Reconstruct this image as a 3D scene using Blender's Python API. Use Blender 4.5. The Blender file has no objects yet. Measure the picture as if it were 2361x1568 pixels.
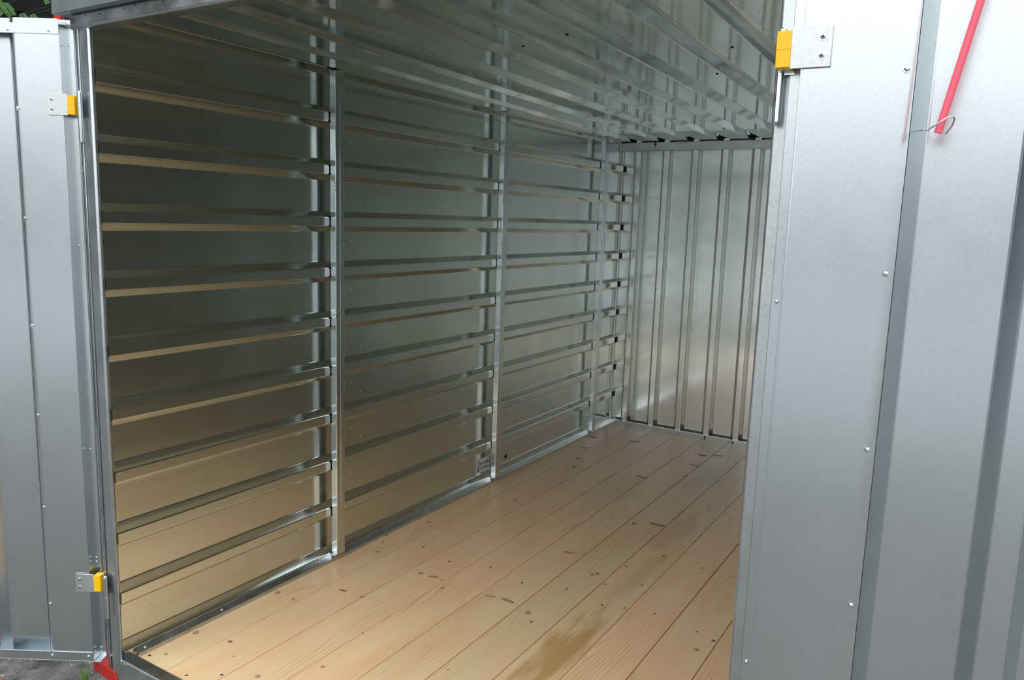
import bpy, bmesh, math, random
from mathutils import Vector, Matrix, noise
random.seed(7)
C = bpy.context.scene.collection
sc = bpy.context.scene
PI = math.pi

# ------------------------------------------------------------------ camera
YAW, PITCH, ROLL, F = 0.5497, -0.1545, 0.0316, 1782.3
fwd = Vector((-math.sin(YAW)*math.cos(PITCH), math.cos(YAW)*math.cos(PITCH), math.sin(PITCH)))
rt0 = Vector((math.cos(YAW), math.sin(YAW), 0)); up0 = rt0.cross(fwd)
rt = math.cos(ROLL)*rt0 + math.sin(ROLL)*up0; up = -math.sin(ROLL)*rt0 + math.cos(ROLL)*up0
cam = bpy.data.cameras.new('camera'); camo = bpy.data.objects.new('camera', cam); C.objects.link(camo)
camo.matrix_world = Matrix(((rt.x, up.x, -fwd.x, 2.2700), (rt.y, up.y, -fwd.y, -1.3684), (rt.z, up.z, -fwd.z, 1.5537), (0, 0, 0, 1)))
cam.sensor_width = 36.0; cam.lens = 36.0*F/2361.0; cam.clip_start = 0.02; cam.clip_end = 200
sc.camera = camo

# ------------------------------------------------------------------ sky (bright overcast with a grey horizon), no sun
w = bpy.data.worlds.new('sky'); sc.world = w; w.use_nodes = True
nt = w.node_tree; nt.nodes.clear()
tc = nt.nodes.new('ShaderNodeTexCoord'); sp = nt.nodes.new('ShaderNodeSeparateXYZ')
nt.links.new(tc.outputs['Generated'], sp.inputs[0])
rp = nt.nodes.new('ShaderNodeValToRGB'); nt.links.new(sp.outputs['Z'], rp.inputs[0])
els = rp.color_ramp.elements
els[0].position = 0.0; els[0].color = (0.17, 0.19, 0.19, 1)
els[1].position = 1.0; els[1].color = (1.6, 1.7, 1.8, 1)
for p_, c_ in ((0.03, (0.26, 0.28, 0.28, 1)), (0.06, (0.38, 0.40, 0.405, 1)), (0.115, (0.80, 0.83, 0.84, 1)), (0.20, (0.98, 1.01, 1.03, 1)), (0.5, (1.25, 1.30, 1.36, 1))):
    e_ = els.new(p_); e_.color = c_
bg = nt.nodes.new('ShaderNodeBackground'); bg.inputs['Strength'].default_value = 1.75
nt.links.new(rp.outputs[0], bg.inputs[0])
wo = nt.nodes.new('ShaderNodeOutputWorld'); nt.links.new(bg.outputs[0], wo.inputs[0])

sc.view_settings.view_transform = 'Standard'; sc.view_settings.look = 'None'
sc.view_settings.exposure = 0.0; sc.view_settings.gamma = 1.0; sc.view_settings.use_curve_mapping = False
sc.cycles.max_bounces = 16; sc.cycles.glossy_bounces = 14; sc.cycles.diffuse_bounces = 6
sc.cycles.sample_clamp_indirect = 4.0

# ------------------------------------------------------------------ materials
def new_mat(name):
    m = bpy.data.materials.new(name); m.use_nodes = True
    return m, m.node_tree, m.node_tree.nodes['Principled BSDF']
def nd(t, kind, **kw):
    n = t.nodes.new(kind)
    for k, v in kw.items():
        if k in n.inputs: n.inputs[k].default_value = v
        else: setattr(n, k, v)
    return n
def metal(name, col, rough, rvar=0.05, bump=0.012, streak=(3, 3, 3), wob=1.5, spangle=0.05, aniso=0.0, haze=None):
    m, t, b = new_mat(name); L = t.links
    b.inputs['Metallic'].default_value = 1.0
    co = nd(t, 'ShaderNodeTexCoord')
    mp = nd(t, 'ShaderNodeMapping'); mp.inputs['Scale'].default_value = streak; L.new(co.outputs['Object'], mp.inputs[0])
    n1 = nd(t, 'ShaderNodeTexNoise', Scale=4.0, Detail=5.0); L.new(mp.outputs[0], n1.inputs['Vector'])
    n2 = nd(t, 'ShaderNodeTexNoise', Scale=55.0, Detail=3.0); L.new(mp.outputs[0], n2.inputs['Vector'])
    cr = nd(t, 'ShaderNodeMapRange'); cr.inputs['From Min'].default_value = 0.3; cr.inputs['From Max'].default_value = 0.7
    cr.inputs['To Min'].default_value = 1-spangle; cr.inputs['To Max'].default_value = 1+spangle; L.new(n2.outputs['Fac'], cr.inputs['Value'])
    mx = nd(t, 'ShaderNodeVectorMath', operation='SCALE'); mx.inputs[0].default_value = col; L.new(cr.outputs[0], mx.inputs['Scale'])
    L.new(mx.outputs[0], b.inputs['Base Color'])
    rr = nd(t, 'ShaderNodeMapRange'); rr.inputs['From Min'].default_value = 0.3; rr.inputs['From Max'].default_value = 0.7
    rr.inputs['To Min'].default_value = rough-rvar; rr.inputs['To Max'].default_value = rough+rvar; L.new(n1.outputs['Fac'], rr.inputs['Value'])
    L.new(rr.outputs[0], b.inputs['Roughness'])
    n3 = nd(t, 'ShaderNodeTexNoise', Scale=wob, Detail=1.0); L.new(co.outputs['Object'], n3.inputs['Vector'])
    bp = nd(t, 'ShaderNodeBump', Strength=1.0, Distance=bump); L.new(n3.outputs['Fac'], bp.inputs['Height']); L.new(bp.outputs[0], b.inputs['Normal'])
    if aniso:
        b.inputs['Anisotropic'].default_value = aniso
    if haze:                                     # zinc: a clear core reflection inside a wide soft lobe
        amt, hr = haze
        g = t.nodes.new('ShaderNodeBsdfAnisotropic'); g.inputs['Roughness'].default_value = hr
        L.new(mx.outputs[0], g.inputs['Color'])
        ms = t.nodes.new('ShaderNodeMixShader'); ms.inputs[0].default_value = amt
        L.new(b.outputs[0], ms.inputs[1]); L.new(g.outputs[0], ms.inputs[2])
        L.new(ms.outputs[0], t.nodes['Material Output'].inputs['Surface'])
    return m
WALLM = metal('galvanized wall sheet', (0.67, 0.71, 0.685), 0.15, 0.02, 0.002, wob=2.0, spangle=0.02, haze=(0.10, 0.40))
CEILM = metal('galvanized ceiling sheet', (0.63, 0.70, 0.71), 0.07, 0.01, 0.001, wob=3.0, spangle=0.02, haze=(0.22, 0.40))
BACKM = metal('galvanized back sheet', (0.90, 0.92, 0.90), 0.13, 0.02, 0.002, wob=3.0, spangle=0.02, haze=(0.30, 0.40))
FRAMEM = metal('galvanized frame steel', (0.56, 0.59, 0.595), 0.34, 0.08, 0.0, spangle=0.08)
POSTM = metal('galvanized post steel', (0.66, 0.72, 0.74), 0.16, 0.04, 0.0, spangle=0.06, haze=(0.10, 0.40))
DOORM = metal('galvanized door sheet', (0.62, 0.665, 0.685), 0.25, 0.02, 0.004, wob=1.6, spangle=0.03)
ZINC = metal('zinc plated steel', (0.66, 0.71, 0.74), 0.14, 0.04, 0.0)
PLATE = metal('hinge plate aluminium', (0.66, 0.67, 0.67), 0.45, 0.05, 0.0, spangle=0.06)
DARKM = metal('dark backing sheet', (0.35, 0.37, 0.37), 0.5)
def plain(name, col, rough=0.5, **kw):
    m, t, b = new_mat(name); b.inputs['Base Color'].default_value = (*col, 1); b.inputs['Roughness'].default_value = rough
    co = nd(t, 'ShaderNodeTexCoord'); n = nd(t, 'ShaderNodeTexNoise', Scale=kw.get('scale', 30.0), Detail=4.0)
    t.links.new(co.outputs['Object'], n.inputs['Vector'])
    mr = nd(t, 'ShaderNodeMapRange'); v = kw.get('var', 0.1); mr.inputs['To Min'].default_value = 1-v; mr.inputs['To Max'].default_value = 1+v
    t.links.new(n.outputs['Fac'], mr.inputs['Value'])
    s = nd(t, 'ShaderNodeVectorMath', operation='SCALE'); s.inputs[0].default_value = col
    t.links.new(mr.outputs[0], s.inputs['Scale']); t.links.new(s.outputs[0], b.inputs['Base Color'])
    return m
YEL = plain('yellow plastic', (0.95, 0.52, 0.0), 0.35, var=0.03)
REDP = plain('red paint', (0.42, 0.010, 0.008), 0.45)
REDL = plain('bright red paint', (0.75, 0.02, 0.015), 0.4)
REDT = plain('red plastic tube', (0.86, 0.12, 0.17), 0.25, var=0.03)
BLACK = plain('black marks and gaps', (0.01, 0.01, 0.01), 0.7)
WHITE = plain('white sticker', (0.88, 0.89, 0.93), 0.4, var=0.03)
BLUE = plain('blue print', (0.05, 0.22, 0.6), 0.5)
LEAFG = plain('leaf green', (0.06, 0.17, 0.025), 0.5, var=0.5, scale=8)
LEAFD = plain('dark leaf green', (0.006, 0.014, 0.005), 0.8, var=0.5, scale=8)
GRASSM = plain('grass green', (0.20, 0.42, 0.05), 0.5, var=0.3)
STONE = plain('grey stone', (0.30, 0.28, 0.25), 0.9, var=0.4, scale=20)

def wood_mat():
    m, t, b = new_mat('pine board'); L = t.links
    co = nd(t, 'ShaderNodeTexCoord'); oi = nd(t, 'ShaderNodeObjectInfo')
    off = nd(t, 'ShaderNodeVectorMath', operation='SCALE'); off.inputs[0].default_value = (0.0, 17.0, 31.0); L.new(oi.outputs['Random'], off.inputs['Scale'])
    add = nd(t, 'ShaderNodeVectorMath', operation='ADD'); L.new(co.outputs['Object'], add.inputs[0]); L.new(off.outputs[0], add.inputs[1])
    m1 = nd(t, 'ShaderNodeMapping'); m1.inputs['Scale'].default_value = (6.0, 0.9, 1.0); L.new(add.outputs[0], m1.inputs[0])
    nA = nd(t, 'ShaderNodeTexNoise', Scale=1.0, Detail=1.5); L.new(m1.outputs[0], nA.inputs['Vector'])
    sx = nd(t, 'ShaderNodeSeparateXYZ'); L.new(co.outputs['Object'], sx.inputs[0])
    # rings: sin(freq*(noise))
    k1 = nd(t, 'ShaderNodeMath', operation='MULTIPLY'); L.new(nA.outputs['Fac'], k1.inputs[0]); k1.inputs[1].default_value = 120.0
    k2 = nd(t, 'ShaderNodeMath', operation='MULTIPLY'); L.new(sx.outputs['X'], k2.inputs[0]); k2.inputs[1].default_value = 420.0
    k3 = nd(t, 'ShaderNodeMath', operation='ADD'); L.new(k1.outputs[0], k3.inputs[0]); L.new(k2.outputs[0], k3.inputs[1])
    k4 = nd(t, 'ShaderNodeMath', operation='SINE'); L.new(k3.outputs[0], k4.inputs[0])
    k5 = nd(t, 'ShaderNodeMapRange'); k5.inputs['From Min'].default_value = -0.2; k5.inputs['From Max'].default_value = 1.0; L.new(k4.outputs[0], k5.inputs['Value'])
    # visibility of the rings varies over the boards
    m2 = nd(t, 'ShaderNodeMapping'); m2.inputs['Scale'].default_value = (9.0, 1.3, 1.0); L.new(add.outputs[0], m2.inputs[0])
    nB = nd(t, 'ShaderNodeTexNoise', Scale=1.0, Detail=3.0); L.new(m2.outputs[0], nB.inputs['Vector'])
    v1 = nd(t, 'ShaderNodeMapRange'); v1.inputs['From Min'].default_value = 0.45; v1.inputs['From Max'].default_value = 0.70; v1.inputs['To Max'].default_value = 0.55; L.new(nB.outputs['Fac'], v1.inputs['Value'])
    v2 = nd(t, 'ShaderNodeMath', operation='MULTIPLY'); L.new(v1.outputs[0], v2.inputs[0]); L.new(k5.outputs[0], v2.inputs[1])
    # fine fibres
    m3 = nd(t, 'ShaderNodeMapping'); m3.inputs['Scale'].default_value = (220.0, 6.0, 1.0); L.new(add.outputs[0], m3.inputs[0])
    nC = nd(t, 'ShaderNodeTexNoise', Scale=1.0, Detail=4.0); L.new(m3.outputs[0], nC.inputs['Vector'])
    # base tone: pale to pinkish
    nD = nd(t, 'ShaderNodeTexNoise', Scale=2.2, Detail=3.0); 
    m4 = nd(t, 'ShaderNodeMapping'); m4.inputs['Scale'].default_value = (5.0, 1.0, 1.0); L.new(add.outputs[0], m4.inputs[0]); L.new(m4.outputs[0], nD.inputs['Vector'])
    mD = nd(t, 'ShaderNodeMath', operation='MULTIPLY_ADD'); mD.inputs[1].default_value = 0.24; mD.inputs[2].default_value = -0.12; L.new(oi.outputs['Random'], mD.inputs[0])
    mE = nd(t, 'ShaderNodeMath', operation='ADD'); L.new(mD.outputs[0], mE.inputs[0]); L.new(nD.outputs['Fac'], mE.inputs[1])
    r1 = nd(t, 'ShaderNodeValToRGB'); L.new(mE.outputs[0], r1.inputs[0])
    e = r1.color_ramp.elements; e[0].position = 0.3; e[0].color = (0.88, 0.67, 0.375, 1); e[1].position = 0.7; e[1].color = (0.90, 0.575, 0.325, 1)
    e2 = e.new(0.5); e2.color = (0.91, 0.63, 0.355, 1)
    # per-board tint
    hs = nd(t, 'ShaderNodeHueSaturation'); L.new(r1.outputs[0], hs.inputs['Color'])
    bv = nd(t, 'ShaderNodeMapRange'); bv.inputs['To Min'].default_value = 0.92; bv.inputs['To Max'].default_value = 1.05; L.new(oi.outputs['Random'], bv.inputs['Value']); L.new(bv.outputs[0], hs.inputs['Value'])
    x1 = nd(t, 'ShaderNodeMix', data_type='RGBA'); L.new(v2.outputs[0], x1.inputs['Factor']); L.new(hs.outputs[0], x1.inputs['A']); x1.inputs['B'].default_value = (0.66, 0.34, 0.12, 1)
    f1 = nd(t, 'ShaderNodeMapRange'); f1.inputs['From Min'].default_value = 0.55; f1.inputs['From Max'].default_value = 0.8; f1.inputs['To Max'].default_value = 0.35; L.new(nC.outputs['Fac'], f1.inputs['Value'])
    x2 = nd(t, 'ShaderNodeMix', data_type='RGBA'); L.new(f1.outputs[0], x2.inputs['Factor']); L.new(x1.outputs['Result'], x2.inputs['A']); x2.inputs['B'].default_value = (0.56, 0.33, 0.17, 1)
    prev = x2.outputs['Result']
    # worn stains with their own shapes (ochre, red-brown, grey scuffs)
    nS = nd(t, 'ShaderNodeTexNoise', Scale=1.0, Detail=5.0); m5 = nd(t, 'ShaderNodeMapping'); m5.inputs['Scale'].default_value = (22.0, 5.0, 1.0); L.new(co.outputs['Object'], m5.inputs[0]); L.new(m5.outputs[0], nS.inputs['Vector'])
    for cx, cy, rx, ry, colr, amt in ((1.17, 0.78, 0.075, 0.34, (0.50, 0.285, 0.075), 0.75), (1.17, 1.55, 0.05, 0.35, (0.60, 0.33, 0.13), 0.35), (1.13, 2.05, 0.10, 0.33, (0.62, 0.32, 0.15), 0.5), (1.0, 2.9, 0.16, 0.35, (0.42, 0.28, 0.15), 0.35), (0.65, 2.3, 0.12, 0.5, (0.45, 0.30, 0.16), 0.25)):
        mp = nd(t, 'ShaderNodeMapping'); mp.inputs['Scale'].default_value = (1/rx, 1/ry, 0.0); mp.inputs['Location'].default_value = (-cx/rx, -cy/ry, 0)
        L.new(co.outputs['Object'], mp.inputs[0])
        ln = nd(t, 'ShaderNodeVectorMath', operation='LENGTH'); L.new(mp.outputs[0], ln.inputs[0])
        a = nd(t, 'ShaderNodeMath', operation='MULTIPLY_ADD'); L.new(nS.outputs['Fac'], a.inputs[0]); a.inputs[1].default_value = 2.4; a.inputs[2].default_value = -1.2
        a2 = nd(t, 'ShaderNodeMath', operation='ADD'); L.new(a.outputs[0], a2.inputs[0]); L.new(ln.outputs['Value'], a2.inputs[1])
        mr = nd(t, 'ShaderNodeMapRange'); mr.inputs['From Min'].default_value = 0.4; mr.inputs['From Max'].default_value = 1.1; mr.inputs['To Min'].default_value = amt; mr.inputs['To Max'].default_value = 0.0
        L.new(a2.outputs[0], mr.inputs['Value'])
        xx = nd(t, 'ShaderNodeMix', data_type='RGBA'); L.new(mr.outputs[0], xx.inputs['Factor']); L.new(prev, xx.inputs['A']); xx.inputs['B'].default_value = (*colr, 1)
        prev = xx.outputs['Result']
    L.new(prev, b.inputs['Base Color'])
    b.inputs['Roughness'].default_value = 0.36; b.inputs['Specular IOR Level'].default_value = 0.75
    bp = nd(t, 'ShaderNodeBump', Strength=0.25, Distance=0.001); L.new(nC.outputs['Fac'], bp.inputs['Height']); L.new(bp.outputs[0], b.inputs['Normal'])
    return m
WOOD = wood_mat()
WOODEDGE = plain('board edge brown', (0.34, 0.13, 0.035), 0.7)
def knot_mat():
    m, t, b = new_mat('pine knot'); L = t.links
    co = nd(t, 'ShaderNodeTexCoord'); ln = nd(t, 'ShaderNodeVectorMath', operation='LENGTH'); L.new(co.outputs['Object'], ln.inputs[0])
    n = nd(t, 'ShaderNodeTexNoise', Scale=2.0, Detail=3.0); L.new(co.outputs['Object'], n.inputs['Vector'])
    a = nd(t, 'ShaderNodeMath', operation='MULTIPLY_ADD'); L.new(n.outputs['Fac'], a.inputs[0]); a.inputs[1].default_value = 0.5; L.new(ln.outputs['Value'], a.inputs[2])
    r = nd(t, 'ShaderNodeValToRGB'); L.new(a.outputs[0], r.inputs[0]); e = r.color_ramp.elements
    e[0].position = 0.35; e[0].color = (0.50, 0.29, 0.15, 1); e[1].position = 1.0; e[1].color = (0.34, 0.18, 0.09, 1)
    for p_, c_ in ((0.6, (0.62, 0.40, 0.23, 1)), (0.72, (0.46, 0.27, 0.14, 1)), (0.88, (0.62, 0.40, 0.22, 1))):
        q = e.new(p_); q.color = c_
    L.new(r.outputs[0], b.inputs['Base Color']); b.inputs['Roughness'].default_value = 0.5
    return m
KNOT = knot_mat(); KNOTD = plain('dark knot', (0.30, 0.16, 0.075), 0.6, var=0.5, scale=3)
def ground_mat():
    m, t, b = new_mat('gravelly soil'); L = t.links
    co = nd(t, 'ShaderNodeTexCoord')
    n = nd(t, 'ShaderNodeTexNoise', Scale=14.0, Detail=8.0); L.new(co.outputs['Object'], n.inputs['Vector'])
    v = nd(t, 'ShaderNodeTexVoronoi', Scale=60.0); L.new(co.outputs['Object'], v.inputs['Vector'])
    r = nd(t, 'ShaderNodeValToRGB'); L.new(n.outputs['Fac'], r.inputs[0]); e = r.color_ramp.elements
    e[0].position = 0.3; e[0].color = (0.060, 0.054, 0.048, 1); e[1].position = 0.7; e[1].color = (0.23, 0.22, 0.205, 1)
    x = nd(t, 'ShaderNodeMix', data_type='RGBA', blend_type='MULTIPLY'); x.inputs['Factor'].default_value = 0.5
    L.new(r.outputs[0], x.inputs['A']); L.new(v.outputs['Color'], x.inputs['B'])
    L.new(r.outputs[0], b.inputs['Base Color']); b.inputs['Roughness'].default_value = 0.95
    ad = nd(t, 'ShaderNodeMath', operation='MULTIPLY_ADD'); L.new(v.outputs['Distance'], ad.inputs[0]); ad.inputs[1].default_value = -0.5; L.new(n.outputs['Fac'], ad.inputs[2])
    bp = nd(t, 'ShaderNodeBump', Strength=0.9, Distance=0.02); L.new(ad.outputs[0], bp.inputs['Height']); L.new(bp.outputs[0], b.inputs['Normal'])
    return m
GROUND = ground_mat()

# ------------------------------------------------------------------ mesh helpers
def obj(name, bm, mat, parent=None, smooth=False, bevel=0.0, solid=0.0):
    me = bpy.data.meshes.new(name); bm.normal_update(); bm.to_mesh(me); bm.free()
    for mm in (mat if isinstance(mat, (list, tuple)) else [mat]): me.materials.append(mm)
    o = bpy.data.objects.new(name, me); C.objects.link(o)
    if parent: o.parent = parent
    if smooth:
        for p_ in me.polygons: p_.use_smooth = True
    if solid:
        s = o.modifiers.new('sheet', 'SOLIDIFY'); s.thickness = abs(solid); s.offset = 1 if solid > 0 else -1
    if bevel:
        b = o.modifiers.new('bevel', 'BEVEL'); b.width = bevel; b.segments = 3; b.limit_method = 'ANGLE'; b.angle_limit = 0.6; b.harden_normals = False
        for p_ in me.polygons: p_.use_smooth = True
        try: me.set_sharp_from_angle(angle=0.9)
        except Exception: pass
    return o
def box(bm, x0, x1, y0, y1, z0, z1):
    r = bmesh.ops.create_cube(bm, size=1.0)
    for v in r['verts']:
        v.co = Vector((x0+(v.co.x+.5)*(x1-x0), y0+(v.co.y+.5)*(y1-y0), z0+(v.co.z+.5)*(z1-z0)))
    return r['verts']
def cyl(bm, p0, p1, r, seg=20, r2=None, cap=True):
    p0 = Vector(p0); p1 = Vector(p1); d = p1-p0
    q = d.to_track_quat('Z', 'Y').to_matrix().to_4x4(); q.translation = (p0+p1)/2
    return bmesh.ops.create_cone(bm, cap_ends=cap, segments=seg, radius1=r, radius2=r if r2 is None else r2, depth=d.length, matrix=q)['verts']
def dome(bm, c, n, r, h, seg=14):
    """low dome (screw or rivet head) at c facing n"""
    n = Vector(n).normalized(); q = n.to_track_quat('Z', 'Y').to_matrix()
    rings = []
    for k in range(4):
        a = k/3*PI/2
        rings.append([bm.verts.new(Vector(c)+q@Vector((r*math.cos(a)*math.cos(j*2*PI/seg), r*math.cos(a)*math.sin(j*2*PI/seg), h*math.sin(a)))) for j in range(seg)] if k < 3 else [bm.verts.new(Vector(c)+q@Vector((0, 0, h)))])
    for k in range(2):
        for j in range(seg): bm.faces.new((rings[k][j], rings[k][(j+1) % seg], rings[k+1][(j+1) % seg], rings[k+1][j]))
    for j in range(seg): bm.faces.new((rings[2][j], rings[2][(j+1) % seg], rings[3][0]))
def empty(name, loc=(0, 0, 0), rz=0.0):
    o = bpy.data.objects.new(name, None); C.objects.link(o); o.location = loc; o.rotation_euler = (0, 0, rz); o.empty_display_size = 0.1
    return o
def struct(o): o['kind'] = 'structure'; return o
def tag(o, label, cat, group=None):
    o['label'] = label; o['category'] = cat
    if group: o['group'] = group
    return o
def strip(bm, prof, fn, a0, a1):
    """extrude profile points (list of 2-tuples) between a0 and a1; fn(u, v, a) -> xyz"""
    v0 = [bm.verts.new(fn(u, v, a0)) for u, v in prof]; v1 = [bm.verts.new(fn(u, v, a1)) for u, v in prof]
    return [bm.faces.new((v0[i], v0[i+1], v1[i+1], v1[i])) for i in range(len(prof)-1)]

def rounded(prof, r=0.003, n=3):
    out = [prof[0]]
    for i in range(1, len(prof)-1):
        a, b, c = Vector(prof[i-1]), Vector(prof[i]), Vector(prof[i+1]); u = a-b; v = c-b
        if u.length < 2.2*r or v.length < 2.2*r or abs(u.normalized().dot(v.normalized())) > .999: out.append(prof[i]); continue
        p0 = b+u.normalized()*r; p2 = b+v.normalized()*r
        for k in range(n+1):
            t = k/n; q = p0*(1-t)**2+b*2*t*(1-t)+p2*t*t; out.append((q.x, q.y))
    out.append(prof[-1]); return out
D, S, H, P, Z0 = 0.035, 0.021, 0.0365, 0.2, 2.142      # rib depth, flank, front height, pitch, first rib
ZF, ZC, W, YB = 0.112, 2.100, 1.955, 3.713             # floor top, ceiling flats, clear width, back sheet
POSTS = (0.8775, 2.097, 3.318); PB = 0.045; PA = 0.0315; WR = 1.985

# ------------------------------------------------------------------ floor
fl = struct(empty('floor'))
fl['label'] = 'pale pine plank floor of the container'
edges = [0.040] + [0.014+0.1758*i for i in range(1, 11)] + [W-0.038]
random.seed(3)
for i in range(len(edges)-1):
    bm = bmesh.new(); g = 0.0016
    box(bm, edges[i]+g, edges[i+1]-g, -0.0075, 3.67, ZF-0.028, ZF+random.uniform(-0.0006, 0.0006))
    obj('floor_board', bm, WOOD, fl, bevel=0.0012)
bm = bmesh.new(); box(bm, 0.036, W-0.036, -0.017, 3.68, 0.06, ZF-0.0025); obj('board_tongues', bm, WOODEDGE, fl)
knots = [(0.075, 0.188, 0.013, 0), (0.11, 0.05, 0.007, 0), (0.078, 0.547, 0.0141, 0), (0.141, 1.041, 0.0121, 0), (0.271, 0.701, 0.0155, 1), (0.118, 1.437, 0.0133, 0), (0.3, 1.931, 0.0145, 0), (0.326, 1.904, 0.0082, 1), (0.234, 2.778, 0.0174, 1), (0.295, 2.603, 0.0143, 0), (0.106, 3.271, 0.0193, 0), (0.159, 3.008, 0.0183, 0), (0.371, 3.347, 0.0274, 0), (0.432, 3.219, 0.0053, 1), (0.825, 1.527, 0.0174, 0), (0.945, 0.967, 0.0145, 0), (0.99, 0.917, 0.0085, 1), (1.002, 1.391, 0.0114, 0), (1.018, 1.411, 0.0115, 1), (1.089, 1.547, 0.0102, 0), (1.183, 1.74, 0.0106, 1), (1.364, 1.723, 0.0104, 0), (1.582, 1.174, 0.0128, 1), (1.55, 1.083, 0.011, 0), (0.843, 3.322, 0.0264, 1), (0.922, 3.383, 0.0239, 0), (0.865, 3.087, 0.0201, 0), (0.876, 3.257, 0.0052, 1), (0.883, 2.793, 0.0047, 1), (0.892, 2.857, 0.0144, 0), (0.687, 2.684, 0.0281, 0), (0.929, 2.01, 0.0137, 0), (1.029, 2.063, 0.0275, 0), (1.228, 1.21, 0.0075, 1), (0.085, 2.015, 0.0087, 1), (0.217, 0.217, 0.0126, 1), (0.3, 0.166, 0.0054, 1), (0.452, 0.135, 0.0114, 0), (0.167, 0.543, 0.0092, 0), (0.362, 0.706, 0.0091, 1), (0.547, 0.511, 0.0055, 1), (0.581, 0.287, 0.0089, 0), (0.761, 0.992, 0.0151, 0), (0.834, 1.002, 0.0209, 0), (0.528, 0.991, 0.0063, 1), (0.422, 0.991, 0.0129, 0), (0.484, 0.997, 0.016, 0), (0.571, 0.94, 0.0108, 0), (1.158, 2.756, 0.0092, 1), (1.212, 1.422, 0.008, 0), (0.922, 0.502, 0.005, 1), (1.086, 1.341, 0.008, 0)]
for (x, y, rx, dk) in knots:
    ry = rx
    bm = bmesh.new(); n = 20
    ph = random.random()*6
    vs = [bm.verts.new((math.cos(a)*(1+.12*math.sin(3*a+ph)), math.sin(a)*(1+.12*math.cos(2*a+ph)), 0)) for a in (j*2*PI/n for j in range(n))]
    bm.faces.new(vs)
    k = obj('knot', bm, KNOTD if dk else KNOT, fl); k.location = (x, y, ZF+0.0009); k.scale = (rx*(.62 if dk else .75)*(1.9 if rx > .015 else 1), ry*(.62 if dk else .75)*(.6 if rx > .015 else 1), 1); k.rotation_euler = (0, 0, random.uniform(-.4, .4))
for (x, y) in [(0.074, 0.015), (0.267, 0.013), (0.062, 1.201), (0.091, 1.139), (0.275, 1.197), (0.452, 1.147), (0.624, 1.204), (0.804, 1.159), (0.976, 1.218), (1.148, 1.181), (1.34, 1.236), (1.514, 1.2), (0.801, 2.402), (0.975, 2.458), (1.162, 2.426), (0.355, 0.076), (0.452, 0.015), (0.622, 0.015)]:
    bm = bmesh.new(); dome(bm, (0, 0, 0), (0, 0, 1), 0.0055, 0.001); 
    vv = bmesh.ops.create_circle(bm, cap_ends=True, segments=10, radius=0.0024, matrix=Matrix.Translation((0, 0, 0.0012)))['verts']
    for v in vv:
        for f in v.link_faces: f.material_index = 1
    k = obj('floor_screw', bm, [ZINC, BLACK], fl, smooth=False); k.location = (x, y, ZF+0.0006)

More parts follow.
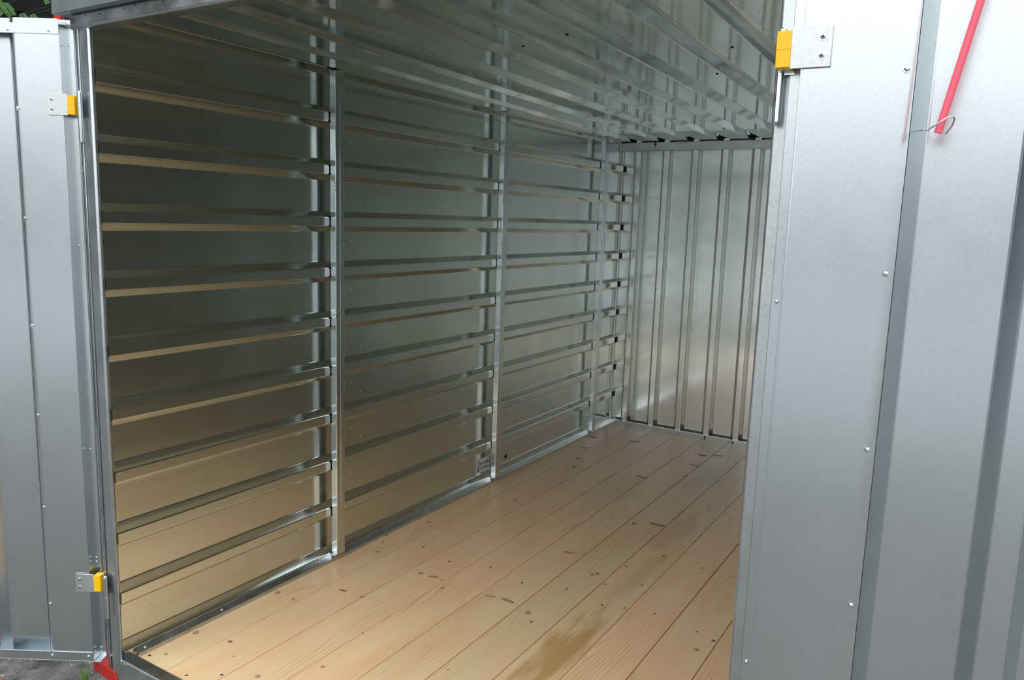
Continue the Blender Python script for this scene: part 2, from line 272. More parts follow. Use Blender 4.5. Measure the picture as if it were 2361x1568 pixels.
# ------------------------------------------------------------------ side walls: inward ribs running along y
def side_wall(name, mirror):
    mx = (lambda x: WR-x) if mirror else (lambda x: x)
    root = struct(empty(name))
    root['label'] = 'corrugated galvanized side wall of the container, ' + ('right side' if mirror else 'left side')
    prof_full = []; ribs = []
    zt = Z0
    k = 0
    pts = [(0.0, 2.142+S)]
    for k in range(11):
        z = Z0-P*k
        if k: pts.append((0.0, z+S))
        pts += [(D, z), (D, z-H)]
        if k < 10: pts.append((0.0, z-H-S))
    fn = lambda u, v, a: (mx(u), a, v)
    bays = [(-0.046, POSTS[0]), (POSTS[0]+PB, POSTS[1]), (POSTS[1]+PB, POSTS[2]), (POSTS[2]+PB, 3.70)]
    for bi, (y0, y1) in enumerate(bays):
        gap = (0.010, 0.010, 0.014, 0.022)[bi]
        bm = bmesh.new()
        ye = y1-gap
        strip(bm, rounded(pts), fn, y0, ye)
        # tail: the crowns stop short of the post, flanks and flats run on
        for i in range(len(pts)-1):
            (u0, v0), (u1, v1) = pts[i], pts[i+1]
            if u0 == D and u1 == D:
                c = 0.006
                a = bm.verts.new(fn(D, v0, ye)); b = bm.verts.new(fn(D, v1, ye)); cc = bm.verts.new(fn(D, v1+c, ye+c)); d = bm.verts.new(fn(D, v0-c, ye+c)); bm.faces.new((a, b, cc, d)); continue
            if u0 == 0 and u1 == 0: strip(bm, [(u0, v0), (u1, v1)], fn, ye, y1+PB+0.001)
            elif u0 == 0: strip(bm, [(0, v0), (D*0.95, v1+0.001)], fn, ye, y1+PB+0.001)
            else: strip(bm, [(D*0.95, v0-0.001), (0, v1)], fn, ye, y1+PB+0.001)
        if mirror: bmesh.ops.reverse_faces(bm, faces=bm.faces)
        obj('wall_sheet', bm, WALLM, root)
    bm = bmesh.new(); box(bm, mx(-0.012) if not mirror else mx(-0.012)-0.002, mx(-0.012)+(0.002 if not mirror else 0), -0.03, 3.75, 0.0, 2.2); obj('light_block_skin', bm, DARKM, root)  # added light-tight backing, keeps the rib-end holes dark
    # foot angle along the wall, left one sloped to reflect the dark ceiling
    bm = bmesh.new()
    if not mirror:
        strip(bm, [(0.0345, 0.1395), (0.0530, 0.1235), (0.0545, 0.1125)], lambda u, v, q: (u, q, v), -0.006, 3.69)
    else:
        box(bm, mx(0.0365), mx(0.0352), -0.017, 3.69, ZF-0.03, 0.1325); box(bm, mx(0.055), mx(0.0352), -0.017, 3.69, 0.1225, 0.1262)
    obj('foot_angle', bm, FRAMEM, root)
    if not mirror:
        for k in range(9):
            zc = Z0-P*k-H-S-0.0605
            for Y, st in ((1.03, 0.062), (2.28, 0.05)):
                for dy, dz in ((0, .022), (st, -.030)):
                    bm = bmesh.new(); dome(bm, (0, 0, 0), (1, 0, 0), 0.0035, 0.002, 8); r = obj('rivet', bm, ZINC, root, smooth=True); r.location = (0.0004, Y+dy, zc+dz)
        for y in (0.0, 0.30, 0.78, 1.5, 2.0):
            bm = bmesh.new(); dome(bm, (0, 0, 0), (1, 0, 0), 0.005, 0.003, 10); r = obj('rivet', bm, ZINC, root, smooth=True); r.location = (0.0460, y+0.02, 0.1300)
        bm = bmesh.new(); bmesh.ops.create_circle(bm, cap_ends=True, segments=16, radius=1, matrix=Matrix.Rotation(PI/2, 4, 'Y'))
        h = obj('drain_hole', bm, BLACK, root); h.location = (0.0006, 2.306, 0.197); h.scale = (1, 0.013, 0.0125)
    return root
side_wall('wall_left', False); wr = side_wall('wall_right', True)

def post_bm():
    """two lipped channels welded back to back, standing on the foot angle"""
    bm = bmesh.new()
    box(bm, 0.0, PA, 0.0, PB*.485, 0, 1.0); box(bm, 0.0, PA, PB*.515, PB, 0, 1.0); vv_ = box(bm, 0.0, PA-0.004, PB*.4, PB*.6, 0, 0.998)  # last box: black strip added behind the gap to darken the seam
    for v in vv_:
        for f_ in v.link_faces: f_.material_index = 1
    for v in bm.verts: v.co.z = 0.1375 + v.co.z*(2.096-0.1375)
    return bm
pl = ['nearest of the three galvanized wall posts, beside the dark first wall bay', 'middle galvanized wall post on the left, right beside the white arrow sticker', 'farthest galvanized wall post on the left, close to the back corner']
for i, Y in enumerate(POSTS):
    t = tag(empty('wall_post', (D+0.0005, Y, 0.0)), pl[i], 'post', 'galvanized posts along the left wall')
    obj('post_channel', post_bm(), [POSTM, BLACK], t, bevel=0.002)
    bm = bmesh.new(); box(bm, 0.001, 0.024, -0.008, PB+0.008, 0.1348, 0.1380); obj('foot_plate', bm, POSTM, t, bevel=0.0008)
    random.seed(10+i)
    for kz in range(5):
        z = (0.55, 0.86, 1.16, 1.42, 1.66)[kz]
        for ex in (0.0, PB):
            bm = bmesh.new()
            for q in range(3): dome(bm, (PA-0.0015, ex+(0.0006 if ex == 0 else -0.0006), z-0.018+q*0.014+random.uniform(-.003, .003)), (1, -0.3 if ex == 0 else 0.3, 0), 0.0042, 0.0025, 8)
            obj('weld_bead', bm, FRAMEM, t, smooth=True)
    bm = bmesh.new()
    # dark notch where the channel ends are folded under the roof
    vs = [bm.verts.new(c) for c in ((PA+0.0006, -0.002, 2.066), (PA+0.0006, PB/2, 2.050), (PA+0.0006, PB+0.002, 2.066), (PA+0.0006, PB-0.004, 2.084), (PA+0.0006, 0.004, 2.084))]
    bm.faces.new(vs); obj('top_notch', bm, FRAMEM, t)
for Y in POSTS:
    p = obj('post', post_bm(), [POSTM, BLACK], wr, bevel=0.002); p.location = (WR-D-0.0005, Y+PB, 0); p.rotation_euler = (0, 0, PI)

# ------------------------------------------------------------------ back wall: vertical ribs
wb = struct(empty('wall_back')); wb['label'] = 'back wall of vertical ribbed galvanized sheet'
pts = [(-0.03, YB-D), (0.000, YB-D), (0.014, YB)]
for i in range(0, 10):
    c = 0.1442+0.2*i
    if c > W: break
    pts += [(c-0.0395, YB), (c-0.0185, YB-D), (c+0.0185, YB-D), (c+0.0395, YB)]
pts += [(W+0.02, YB)]
bm = bmesh.new(); strip(bm, rounded(pts), lambda u, v, a: (u, v, a), 0.05, 2.11); bmesh.ops.reverse_faces(bm, faces=bm.faces)
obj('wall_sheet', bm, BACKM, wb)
bm = bmesh.new(); box(bm, -0.02, W+0.02, YB+0.012, YB+0.014, 0.0, 2.2); obj('light_block_skin', bm, DARKM, wb)  # added light-tight backing behind the ribbed sheet
for i in range(0, 9):
    for z in (0.52, 1.12, 1.80):
        bm = bmesh.new(); dome(bm, (0, 0, 0), (0, -1, 0), 0.0035, 0.0015, 8); r = obj('rivet', bm, BLACK if (i+int(z*10)) % 3 == 0 else ZINC, wb); r.location = (0.1442+.2*i-.008, YB-D-0.0005, z-0.03*i*.3)
tr = struct(empty('trim_1')); tr['label'] = 'steel rails along the foot and head of the back wall'
bm = bmesh.new(); box(bm, 0.0, W, YB-D-0.016, YB-D-0.003, ZF-0.04, 0.150); obj('bottom_rail', bm, POSTM, tr, bevel=0.0025)
bm = bmesh.new(); box(bm, 0.0, W, YB-D-0.018, YB+0.005, 2.040, 2.0965); obj('top_rail', bm, FRAMEM, tr, bevel=0.003)
for x, h in ((0.745, 0.036), (0.935, 0.024)):
    bm = bmesh.new(); box(bm, x-0.004, x+0.004, YB-D-0.0168, YB-D-0.0158, 0.149-h*.9-(0 if h > .03 else .006), 0.1500 if h > .03 else 0.138); obj('pen_mark', bm, BLACK, tr)
bm = bmesh.new(); cyl(bm, (0.268, YB-D-0.0186, 2.084), (0.268, YB-D-0.0176, 2.084), 0.008, 12); box(bm, 0.2655, 0.2705, YB-D-0.0186, YB-D-0.0178, 2.06, 2.082); box(bm, 0.2655, 0.2705, YB-D-0.0186, YB-D-0.0178, 2.09, 2.098); obj('pen_mark', bm, BLACK, tr)
# corner profile between left and back wall
ct = struct(empty('trim_2')); ct['label'] = 'slotted galvanized corner profile between left and back wall'
bm = bmesh.new()
box(bm, 0.0015, 0.004, 3.50, 3.655, ZF, 2.09)
obj('corner_plate', bm, POSTM, ct)

# ------------------------------------------------------------------ ceiling: flats low, narrow channels pressed upward, running in y
ce = struct(empty('ceiling')); ce['label'] = 'ribbed galvanized roof sheet seen from below'
def cx(x, y): return x-0.033*(y-1.27)
bases = [-0.025+0.2*i for i in range(0, 11)]
pts = [(-0.12, ZC)]
for b_ in bases:
    if b_+0.079 > W+0.10: break
    pts += [(b_, ZC), (b_+S, ZC+D), (b_+0.079-S, ZC+D), (b_+0.079, ZC)]
pts += [(W+0.14, ZC)]
bm = bmesh.new()
strip(bm, rounded(pts), lambda u, v, a: (cx(u, a), a, v), -0.045, 3.70)
obj('roof_sheet', bm, CEILM, ce)
bm = bmesh.new(); box(bm, -0.12, W+0.14, -0.045, 3.76, ZC+0.06, ZC+0.063); obj('light_block_skin', bm, DARKM, ce)  # added light-tight backing above the roof channels
for b_ in bases:
    x0 = cx(b_, 3.69)
    if x0 < 0.0 or x0 > W-.1: continue
    bm = bmesh.new()
    vs = [(x0+.004, ZC), (x0+S+.003, ZC+D-.001), (x0+0.079-S-.002, ZC+D-.001), (x0+0.079-.002, ZC)]
    a = [bm.verts.new((x, 3.690, z)) for x, z in vs]; b = [bm.verts.new((x, 3.70, z)) for x, z in vs]
    bm.faces.new(a); bm.faces.new(b[::-1])
    for q in range(4): bm.faces.new((a[q], b[q], b[(q+1) % 4], a[(q+1) % 4]))
    obj('dark_end_plug', bm, BLACK, ce)  # added black plug: darkens the open channel end, stops light leaking in
for (x, y) in ((0.93, .83), (1.13, .75), (1.52, 1.1), (1.35, 1.5)):
    bm = bmesh.new(); dome(bm, (0, 0, 0), (0, 0, -1), 0.005, 0.003, 8); r = obj('rivet', bm, BLACK, ce); r.location = (x, y, ZC-.0005)

# ------------------------------------------------------------------ door frame: jambs, header, sill
df = struct(empty('trim_3')); df['label'] = 'galvanized steel door frame around the opening'
YFt, YJb = -0.066, -0.047
bm = bmesh.new(); box(bm, -0.014, 0.033, YFt+0.006, YJb, 0.06, 2.056); obj('jamb', bm, FRAMEM, df, bevel=0.006)
bm = bmesh.new(); box(bm, WR-0.038, WR+0.02, YFt, YJb, 0.0, 2.056); obj('jamb', bm, FRAMEM, df, bevel=0.006)
bm = bmesh.new(); box(bm, -0.025, -0.0195, YFt+0.006, YJb, 0.06, 2.09); obj('jamb_flange', bm, POSTM, df, bevel=0.001)
bm = bmesh.new(); box(bm, -0.045, -0.035, YJb-.004, 0.0, 0.06, 2.10); box(bm, -0.035, 0.032, YJb-.001, YJb+.001, 0.06, 2.09); obj('jamb_web', bm, FRAMEM, df)
bm = bmesh.new(); box(bm, WR-0.03, WR+0.05, YJb-.001, YJb+.001, 0.06, 2.09); obj('jamb_web', bm, FRAMEM, df)
bm = bmesh.new(); box(bm, -0.05, W+0.08, -0.066, -0.020, 2.052, 2.092); obj('header', bm, FRAMEM, df, bevel=0.007)
bm = bmesh.new(); box(bm, -0.030, W+0.05, -0.056, -0.008, -0.06, 0.1175); obj('sill', bm, FRAMEM, df, bevel=0.006)
bm = bmesh.new(); box(bm, 0.0, 0.065, -0.0580, -0.050, 0.084, 0.1150); obj('sill_bracket', bm, POSTM, df, bevel=0.001)
bm = bmesh.new(); box(bm, -0.032, -0.018, -0.0577, -0.02, 0.078, 0.114); box(bm, -0.022, -0.006, -0.0577, -0.03, 0.071, 0.085); obj('drain_slot', bm, BLACK, df)
bm = bmesh.new()
for k in range(26):
    random.seed(100+k); x = 0.05+k*0.05+random.uniform(-.02, .02); dome(bm, (x, -0.0662, 2.082+random.uniform(-.004, .003)), (0, -1, 0), random.uniform(.0015, .003), .001, 6)
obj('dirt_specks', bm, BLACK, df)
ra = struct(empty('trim_4')); ra['label'] = 'grey roof edge flashing above the door header'
bm = bmesh.new(); box(bm, -0.098, W+0.11, -0.088, -0.085, 2.0935, 2.32); box(bm, -0.098, W+0.11, -0.088, -0.03, 2.0935, 2.096); box(bm, -0.098, -0.095, -0.088, 3.8, 2.0935, 2.25); obj('roof_edge', bm, metal('weathered roof flashing', (0.34, 0.39, 0.395), 0.5, 0.05, 0.0), ra, bevel=0.003)
bm = bmesh.new(); box(bm, -0.06, W+0.06, -0.056, -0.040, 2.09, 2.13); obj('roof_edge_web', bm, FRAMEM, ra)
# red lifting lug and red foot at the left corner
bm = bmesh.new(); box(bm, -0.238, -0.204, -0.008, 0.008, 2.05, 2.16); box(bm, -0.21, -0.0985, -0.006, 0.006, 2.135, 2.16)
tag(obj('lifting_lug', bm, REDL, bevel=0.004), 'small red lifting lug under the left end of the grey roof edge', 'bracket')
bm = bmesh.new()
prof = [(-0.118, 0.067), (-0.060, 0.067), (-0.002, 0.070), (0.012, 0.035), (0.012, -0.08), (-0.02, -0.08), (-0.02, 0.025), (-0.118, 0.032)]
a = [bm.verts.new((x, -0.0625, z)) for x, z in prof]; b = [bm.verts.new((x, 0.10, z)) for x, z in prof]
bm.faces.new(a); bm.faces.new(b[::-1])
for i in range(len(prof)): bm.faces.new((a[i], b[i], b[(i+1) % len(prof)], a[(i+1) % len(prof)]))
tag(obj('container_foot', bm, REDP, bevel=0.003), 'dark red painted steel foot under the bottom left corner of the frame', 'bracket')

# ------------------------------------------------------------------ doors
def make_door(name, label, loc, rz, s, A_end, zs_scr, hz, pin, flg, lbl_h):
    """local X runs from hinge to free edge, s*Y is the interior side"""
    root = struct(empty(name, (*loc, 0.0), rz)); root['label'] = label
    Wd, z0, z1 = 0.985, 0.095, 2.082
    def y(o): return s*o
    def bx(bm, a0, a1, o0, o1, c0, c1): box(bm, a0, a1, min(y(o0), y(o1)), max(y(o0), y(o1)), c0, c1)
    # ribbed sheet: flats recessed, narrow crowns level with the cover panel
    p_ = [(0.024, -0.0345), (A_end-0.004, -0.0345)]
    q = A_end
    p_ += [(q, -0.005), (q+S, -D)]
    q += S
    while q+0.121+S+0.037+S < Wd-0.03:
        q += 0.121; p_.append((q, -D)); q += S; p_.append((q, -0.001)); q += 0.037; p_.append((q, -0.001)); q += S; p_.append((q, -D))
    p_.append((Wd-0.02, -D))
    bm = bmesh.new(); strip(bm, rounded(p_[2:], .003), lambda u, v, a: (u, y(v), a), z0+0.004, z1-0.004)
    if s > 0: bmesh.ops.reverse_faces(bm, faces=bm.faces)
    obj('ribbed_sheet', bm, DOORM, root)
    # flat cover panel at the hinge side with a softly bent free edge
    bm = bmesh.new()
    pr = [(0.024, 0.0), (A_end-0.019, 0.0), (A_end-0.017, -0.0003), (A_end-0.002, -0.0045), (A_end, -0.0065)]
    strip(bm, pr, lambda u, v, a: (u, y(v), a), z0+0.002, z1-0.002)
    if s > 0: bmesh.ops.reverse_faces(bm, faces=bm.faces)
    o = obj('cover_panel', bm, DOORM, root, smooth=True)
    bm = bmesh.new(); bx(bm, 0.0, Wd, -D-0.003, -D-0.001, z0, z1); obj('outer_sheet', bm, DARKM, root)
    # hinge-side edge profile: web and recessed flange
    bm = bmesh.new(); bx(bm, 0.0215, 0.0245, -0.026, 0.0012, z0+0.001, z1-0.0195); obj('edge_web', bm, POSTM if 0 else DOORM, root, bevel=0.0008)
    bm = bmesh.new(); bx(bm, flg, 0.0225, -0.028, -0.0255, z0-0.004, z1); bx(bm, flg, flg+0.0015, -0.034, -0.0255, z0-0.004, z1); obj('edge_flange', bm, DOORM, root, bevel=0.0006)
    bm = bmesh.new(); bx(bm, Wd-0.0215, Wd-0.02, -0.03, 0.001, z0, z1); bx(bm, Wd-0.02, Wd, -0.03, -0.028, z0, z1); obj('edge_web', bm, DOORM, root)
    # top and bottom channels
    bm = bmesh.new(); bx(bm, 0.0235, Wd-0.02, 0.0003, 0.0022, z0, z0+0.030); bx(bm, 0.0, Wd, -0.034, 0.0022, z0-0.002, z0); obj('bottom_channel', bm, DOORM, root, bevel=0.0006)
    bm = bmesh.new(); bx(bm, 0.022, Wd-0.02, 0.0003, 0.0022, z1-0.045, z1-0.017)
    bx(bm, flg, Wd, -0.030, 0.0018, z1-0.0185, z1-0.0165); bx(bm, flg, Wd, -0.034, -0.028, z1-0.0185, z1+0.002); obj('top_channel', bm, DOORM, root, bevel=0.0006)
    def screw(x, o, z, r=0.0042):
        bm = bmesh.new(); dome(bm, (0, 0, 0), (0, s, 0), r, r*0.75, 14); cyl(bm, (0, 0, 0), (0, s*0.0006, 0), r*1.35, 16)
        cyl(bm, (0, s*r*0.6, 0), (0, s*(r*0.75+.0004), 0), r*0.38, 6)
        k = obj('screw', bm, ZINC, root, smooth=False); k.location = (x, y(o), z); return k
    for z in zs_scr: screw(A_end-0.012, 0.0, z)
    for x in (0.05, 0.168, 0.36, 0.55, 0.74, 0.92):
        screw(x, 0.0022, z1-0.036); screw(x-0.012, 0.0022, z0+0.016)
    for z in (2.012, 1.435, 0.80, 0.44, 0.425, 0.128, 0.112): screw(0.011, -0.0255, z, 0.0035)
    for hi, zh in enumerate(hz):
        bm = bmesh.new(); bx(bm, 0.006, 0.064, 0.0024, 0.0052, zh-0.030, zh+0.030)
        h = obj('hinge', bm, PLATE, root, bevel=0.0006); h['label'] = ('upper ' if hi == 0 else 'lower ')+'hinge with flat plate and yellow pad'
        bm = bmesh.new(); bx(bm, -0.0155, 0.006, -0.020, 0.0058, zh-0.0275, zh+0.0265); obj('yellow_pad', bm, YEL, h, bevel=0.001)
        bm = bmesh.new(); bx(bm, -0.0157, 0.0061, 0.0056, 0.0060, zh-0.0012, zh-0.0004); obj('pad_seam', bm, plain('dark yellow', (0.7, 0.36, 0.0), 0.5), h)
        for dz in (0.0135, -0.0135):
            bm = bmesh.new(); dome(bm, (0, 0, 0), (0, s, 0), 0.0044, 0.003, 16); cyl(bm, (0, 0, 0), (0, s*.0008, 0), 0.0060, 20)
            vs = cyl(bm, (0, s*.0022, 0), (0, s*.0034, 0), 0.0018, 8)
            for v in vs:
                for f in v.link_faces: f.material_index = 1
            k = obj('bolt', bm, [ZINC, BLACK], h, smooth=False); k.location = (0.051, y(0.0052), zh+dz)
        px, po = pin
        bm = bmesh.new(); cyl(bm, (px, y(po), zh-0.105), (px, y(po), zh-0.036), 0.0068, 24); dome(bm, (px, y(po), zh-0.105), (0, 0, -1), 0.0066, 0.006, 24)
        cyl(bm, (px, y(po), zh-0.035), (px, y(po), zh+0.032), 0.0068, 24); dome(bm, (px, y(po), zh+0.032), (0, 0, 1), 0.0062, 0.006, 24)
        cyl(bm, (px, y(po), zh-0.036), (px, y(po), zh-0.035), 0.0055, 24)
        obj('pin', bm, ZINC, h, bevel=0.0)
        for f in bpy.data.objects[-1].data.polygons if False else []: pass
        bm = bmesh.new(); q_ = [(px, po-.0012), (px+.001, po+.0012), (-.0145 if po > 0 else .010, -.012 if po > 0 else -.0205), (-.0155 if po > 0 else .009, -.0145 if po > 0 else -.0235)]; a_ = [bm.verts.new((u, y(v), zh-0.034)) for u, v in q_]; b_ = [bm.verts.new((u, y(v), zh+0.030)) for u, v in q_]; bm.faces.new(a_); bm.faces.new(b_[::-1]); [bm.faces.new((a_[i], b_[i], b_[(i+1) % 4], a_[(i+1) % 4])) for i in range(4)]; obj('leaf', bm, ZINC, h)
    return root
d1 = make_door('door_1', 'left door leaf swung open, inner side showing, grey ground below it', (-0.050, -0.075), math.radians(-149), 1, 0.165,
               (1.829, 1.513, 1.191, 0.912, 0.614, 0.289), (1.842, 0.366), (-0.043, 0.026), -0.006, 'left')
d2 = make_door('door_2', 'right door leaf swung fully open beside the camera, inner side showing', (1.970, -0.100), math.radians(3), -1, 0.180,
               (1.785, 1.491, 1.219, 0.962, 0.66, 0.35), (1.824, 0.366), (-0.012, -0.022), 0.002, 'right')

# ------------------------------------------------------------------ red tube held in a wire hook on the right door
M2 = Matrix.Translation((1.970, -0.100, 0)) @ Matrix.Rotation(math.radians(3), 4, 'Z')
def d2p(x, o, z): return M2 @ Vector((x, -o, z))
tp = empty('red_tube', d2p(0.2165, 0.040, 1.690))
tag(tp, 'straight red plastic tube hanging slantwise in front of the open right door', 'tube')
p0 = Vector((0, 0, 0)); p1 = d2p(0.2980, 0.040, 2.115)-d2p(0.2165, 0.040, 1.690)
bm = bmesh.new(); dirv = p1.normalized(); cyl(bm, p0, p1, 0.0052, 24, cap=False); cyl(bm, p0+dirv*.0005, p1, 0.0040, 24)
obj('tube_body', bm, REDT, tp, smooth=True)
hk = empty('wire_hook', d2p(0.20, 0.0, 1.7)); 
cu = bpy.data.curves.new('wire_hook', 'CURVE'); cu.dimensions = '3D'; cu.bevel_depth = 0.0012; cu.bevel_resolution = 3
sp_ = cu.splines.new('BEZIER')
pp = [d2p(0.196, -0.030, 1.703), d2p(0.204, 0.020, 1.697), d2p(0.214, 0.052, 1.700), d2p(0.232, 0.050, 1.710), d2p(0.2335, 0.040, 1.703), d2p(0.226, 0.028, 1.690)]
sp_.bezier_points.add(len(pp)-1)
for b_, q in zip(sp_.bezier_points, pp): b_.co = q; b_.handle_left_type = b_.handle_right_type = 'AUTO'
bpy.data.objects.remove(hk)
hk = bpy.data.objects.new('wire_hook', cu); C.objects.link(hk); cu.materials.append(PLATE); hk.parent = d2; hk.matrix_parent_inverse = M2.inverted()

# ------------------------------------------------------------------ sticker on the left wall
st = empty('sticker', (0.0012, 2.078, 0.21))
tag(st, 'white sticker reading THIS SIDE DOWN with two arrows, low on left wall', 'sticker')
bm = bmesh.new(); box(bm, -0.0004, 0.0003, -0.069, 0.069, -0.040, 0.040); obj('sticker_sheet', bm, WHITE, st)
def text(body, size, y, z, par, mat):
    c = bpy.data.curves.new('lettering', 'FONT'); c.body = body; c.size = size; c.align_x = 'CENTER'; c.extrude = 0.0001; c.offset = 0.0004
    o = bpy.data.objects.new('lettering', c); C.objects.link(o); c.materials.append(mat); o.parent = par
    dg = bpy.context.evaluated_depsgraph_get(); me = bpy.data.meshes.new_from_object(o.evaluated_get(dg)); bpy.data.objects.remove(o)
    o = bpy.data.objects.new('lettering', me); C.objects.link(o); o.parent = par
    if not me.materials: me.materials.append(mat)
    o.location = (0.0009, y, z); o.rotation_euler = (PI/2, 0, PI/2); return o
text('THIS SIDE', 0.023, -0.002, 0.003, st, BLACK); text('DOWN', 0.023, -0.004, -0.024, st, BLACK)
for ya in (-0.057, 0.057):
    bm = bmesh.new()
    vs = [bm.verts.new((0.0008, ya+a, b)) for a, b in ((-.0025, .012), (-.0025, -.018), (-.008, -.018), (0, -.035), (.008, -.018), (.0025, -.018), (.0025, .012))]
    bm.faces.new(vs[::-1]); obj('arrow', bm, BLACK, st)
    bm = bmesh.new()
    for q in range(4): box(bm, 0.0007, 0.0009, ya-.009+q*.005, ya-.006+q*.005, 0.022+(q % 2)*.002, 0.031-(q % 2)*.002)
    box(bm, 0.0007, 0.0009, ya-.009, ya+.009, 0.025, 0.028); obj('blue_mark', bm, BLUE, st)

# ------------------------------------------------------------------ ground, stones, grass
bm = bmesh.new()
GX, GY = 90, 90
vs = [[None]*(GY+1) for _ in range(GX+1)]
for i in range(GX+1):
    for j in range(GY+1):
        x = -1.6+i/GX*1.8; y = -1.2+j/GY*2.2
        z = -0.085+0.018*noise.noise(Vector((x*6, y*6, 0)))+0.008*noise.noise(Vector((x*25, y*25, 3)))
        vs[i][j] = bm.verts.new((x, y, z))
for i in range(GX):
    for j in range(GY): bm.faces.new((vs[i][j], vs[i+1][j], vs[i+1][j+1], vs[i][j+1]))
n0 = len(bm.verts)
big = [bm.verts.new((x, y, -0.105)) for x, y in ((-40, -40), (40, -40), (40, 40), (-40, 40))]; bm.faces.new(big)
struct(obj('ground', bm, GROUND, smooth=True))['label'] = 'grey gravelly soil outside the container'
PAVE = plain('pale bounce paving', (0.27, 0.275, 0.27), 0.85, var=0.12, scale=3)  # pale ground added out of view, brightens what the steel reflects
bm = bmesh.new(); box(bm, -16, 18, -34, -5.6, -0.16, -0.092); pv = struct(obj('bounce_paving', bm, PAVE)); pv['label'] = 'unseen pale yard added in front of the container to brighten the steel'
bm = bmesh.new(); random.seed(21)
for k in range(2200):
    x = random.uniform(-1.5, 0.12); y = random.uniform(-1.0, 0.9); r = random.uniform(.0015, .006)*(1.7 if random.random() < .06 else 1)
    z = -0.085+0.018*noise.noise(Vector((x*6, y*6, 0)))
    if x > -0.225 and y > -0.085: continue
    q = bmesh.ops.create_icosphere(bm, subdivisions=1, radius=r, matrix=Matrix.Translation((x, y, z+r*.3)) @ Matrix.Rotation(random.random()*6, 4, 'Z') @ Matrix.Diagonal((1.3, 0.9, 0.6, 1)))['verts']
    mi = random.choice((0, 0, 1, 2, 3))
    for v in q:
        for f in v.link_faces: f.material_index = mi
g = obj('gravel', bm, [STONE, plain('pale stone', (0.55, 0.52, 0.47), .8), plain('brown stone', (0.28, 0.15, 0.09), .8), plain('dark stone', (0.09, 0.085, 0.08), .9)])
g['kind'] = 'stuff'; tag(g, 'small grey and brown pebbles scattered on the soil by the left door', 'gravel')
gt = empty('grass_tuft', (-0.262, -0.016, -0.088)); tag(gt, 'small bright green grass tuft beside the red foot', 'plant')
bm = bmesh.new(); random.seed(5)
for k in range(70):
    a = random.random()*2*PI; r0 = random.random()*0.010; L_ = random.uniform(.025, .062); le = random.uniform(.1, .55); wv = random.uniform(.0008, .0016)
    bx_, by_ = r0*math.cos(a), r0*math.sin(a); prev = None; side = Vector((-math.sin(a), math.cos(a), 0))*wv
    for q in range(5):
        tq = q/4; c = Vector((bx_+math.cos(a)*L_*le*tq*tq, by_+math.sin(a)*L_*le*tq*tq, L_*tq*(1-.25*le*tq)))
        pr = (bm.verts.new(c-side*(1-tq*.9)), bm.verts.new(c+side*(1-tq*.9)))
        if prev: bm.faces.new((prev[0], prev[1], pr[1], pr[0]))
        prev = pr
obj('grass_blades', bm, GRASSM, gt)

# ------------------------------------------------------------------ tree behind the left door
tt = empty('tree', (-3.6, 2.0, -0.1)); tag(tt, 'dark leafy tree behind the top of the open left door', 'tree')
bm = bmesh.new(); cyl(bm, (0, 0, 0), (0.05, 0, 2.2), 0.12, 16, 0.08); obj('trunk', bm, plain('bark', (0.05, 0.035, 0.025), .9), tt, smooth=True)
bm = bmesh.new(); bmesh.ops.create_icosphere(bm, subdivisions=4, radius=1.0)
for v in bm.verts:
    n_ = 1+0.25*noise.noise(v.co*2.2); v.co = Vector((v.co.x*1.2*n_-0.9, v.co.y*2.6*n_, v.co.z*1.5*n_+2.6))
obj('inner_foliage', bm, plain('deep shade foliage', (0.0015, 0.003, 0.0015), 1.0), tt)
bm = bmesh.new(); random.seed(9)
def leaf(bm, c, d, nrm, L_, W_, mi):
    d = d.normalized(); s_ = d.cross(nrm).normalized()
    pts_ = [c, c+d*L_*.3+s_*W_, c+d*L_*.7+s_*W_*.85, c+d*L_, c+d*L_*.7-s_*W_*.85, c+d*L_*.3-s_*W_]
    f = bm.faces.new([bm.verts.new(q) for q in pts_]); f.material_index = mi
for k in range(900):
    c = Vector((random.uniform(-.6, .9), random.uniform(-2.2, 1.5), random.uniform(1.6, 3.7)))
    if c.x > 0.3 and random.random() < .6: continue
    ax = Vector((random.uniform(-1, 1), random.uniform(-1, 1), random.uniform(-.9, .1))).normalized()
    nr = Vector((.5, -.5, 1)); nr = (nr-ax*nr.dot(ax)).normalized(); mi = 1 if random.random() < .88 else 0
    for q in range(6):
        for sd in (-1, 1):
            dd = (ax*.5+ax.cross(nr)*sd).normalized(); leaf(bm, c+ax*q*.028, dd, nr, .05, .012, mi)
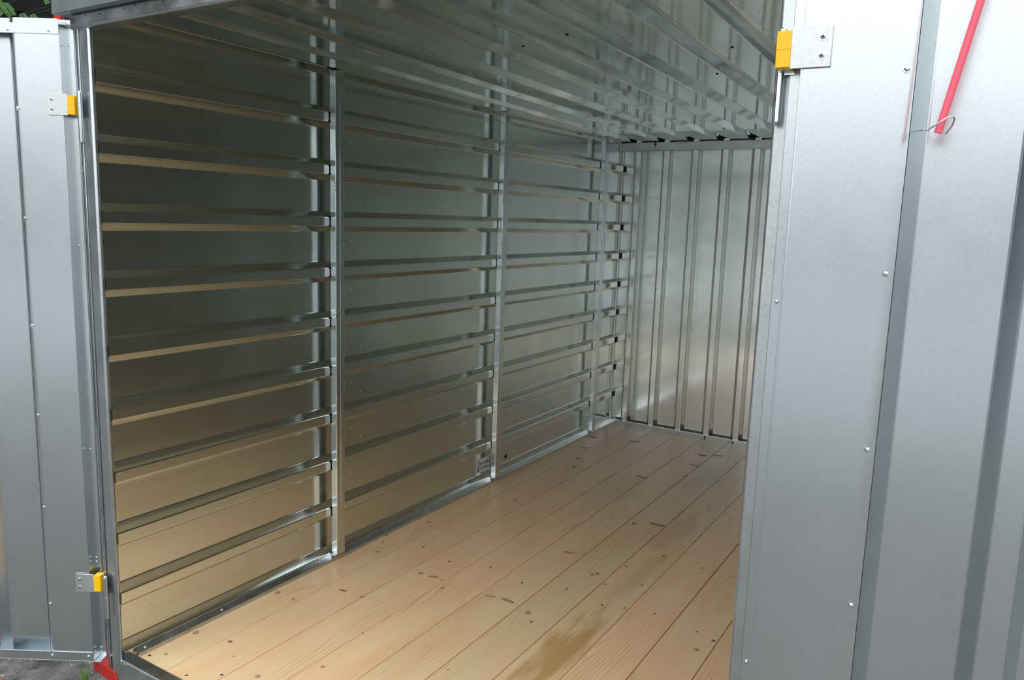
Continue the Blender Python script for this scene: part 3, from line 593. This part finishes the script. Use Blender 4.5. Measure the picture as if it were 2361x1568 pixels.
# a few light leaflets right over the door top
for (wx, wy, wz, n_q, L2) in ((-2.0, .672, 2.535, 11, .034), (-2.0, .712, 2.528, 10, .030), (-2.0, .792, 2.497, 8, .024), (-2.0, .842, 2.505, 7, .022), (-2.0, .915, 2.592, 3, .016)):
    base = Vector((wx+3.6, wy-2.0, wz+0.1))
    for q in range(n_q):
        for sd in (-1, 1):
            ax = Vector((.25, .42, -.85)).normalized(); nr = Vector((.8, -.55, .25)); nr = (nr-ax*nr.dot(ax)).normalized()
            leaf(bm, base+ax*q*.0062, (ax*.45+ax.cross(nr)*sd).normalized(), nr, L2*(1-.5*abs(q/n_q-.4)), .0042, 2)
    p0_ = base-Vector((.2, -.25, -.12)); leaf(bm, p0_, base-p0_, Vector((.8, -.5, .3)), (base-p0_).length, .0007, 1)
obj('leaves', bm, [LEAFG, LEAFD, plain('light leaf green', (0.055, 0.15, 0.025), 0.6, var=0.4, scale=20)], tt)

# trees along the left edge of the yard, mirrored in the steel frame
def yard_tree(loc, h, r, label, seed):
    t = empty('tree', loc); tag(t, label, 'tree', 'trees along the left edge of the yard'); random.seed(seed)
    bm = bmesh.new(); cyl(bm, (0, 0, 0), (0.1, 0, h*.55), 0.16, 14, 0.09); obj('trunk', bm, bpy.data.materials['bark'], t, smooth=True)
    bm = bmesh.new(); bmesh.ops.create_icosphere(bm, subdivisions=4, radius=1.0)
    for v in bm.verts:
        n_ = 1+0.30*noise.noise(v.co*2.0+Vector((seed, 0, 0)))+0.12*noise.noise(v.co*6); v.co = Vector((v.co.x*r*n_, v.co.y*r*n_, v.co.z*h*.5*n_+h*.52))
    pts_ = [v.co.copy() for v in bm.verts]
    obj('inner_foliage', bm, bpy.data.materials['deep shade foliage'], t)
    bm = bmesh.new()
    for k in range(2600):
        c = random.choice(pts_)*random.uniform(.97, 1.05); c.z = max(c.z, .3)
        ax = Vector((random.uniform(-1, 1), random.uniform(-1, 1), random.uniform(-1, .3))).normalized(); nr = Vector((random.uniform(-.6, .6), random.uniform(-.6, .6), 1)); nr = (nr-ax*nr.dot(ax)).normalized()
        leaf(bm, c, ax, nr, random.uniform(.12, .22), random.uniform(.04, .07), 0 if random.random() < .35 else 1)
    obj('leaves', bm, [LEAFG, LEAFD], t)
yard_tree((-6.2, -2.6, -0.1), 6.8, 1.55, 'tall bushy tree left of the container, nearest the left door leaf', 31)
yard_tree((-8.2, -6.8, -0.1), 8.5, 1.9, 'tall bushy tree at the far left front of the yard', 32)
yard_tree((-8.6, 1.6, -0.1), 6.5, 1.7, 'bushy tree farthest from the door leaf, beyond the tree behind the door', 33)
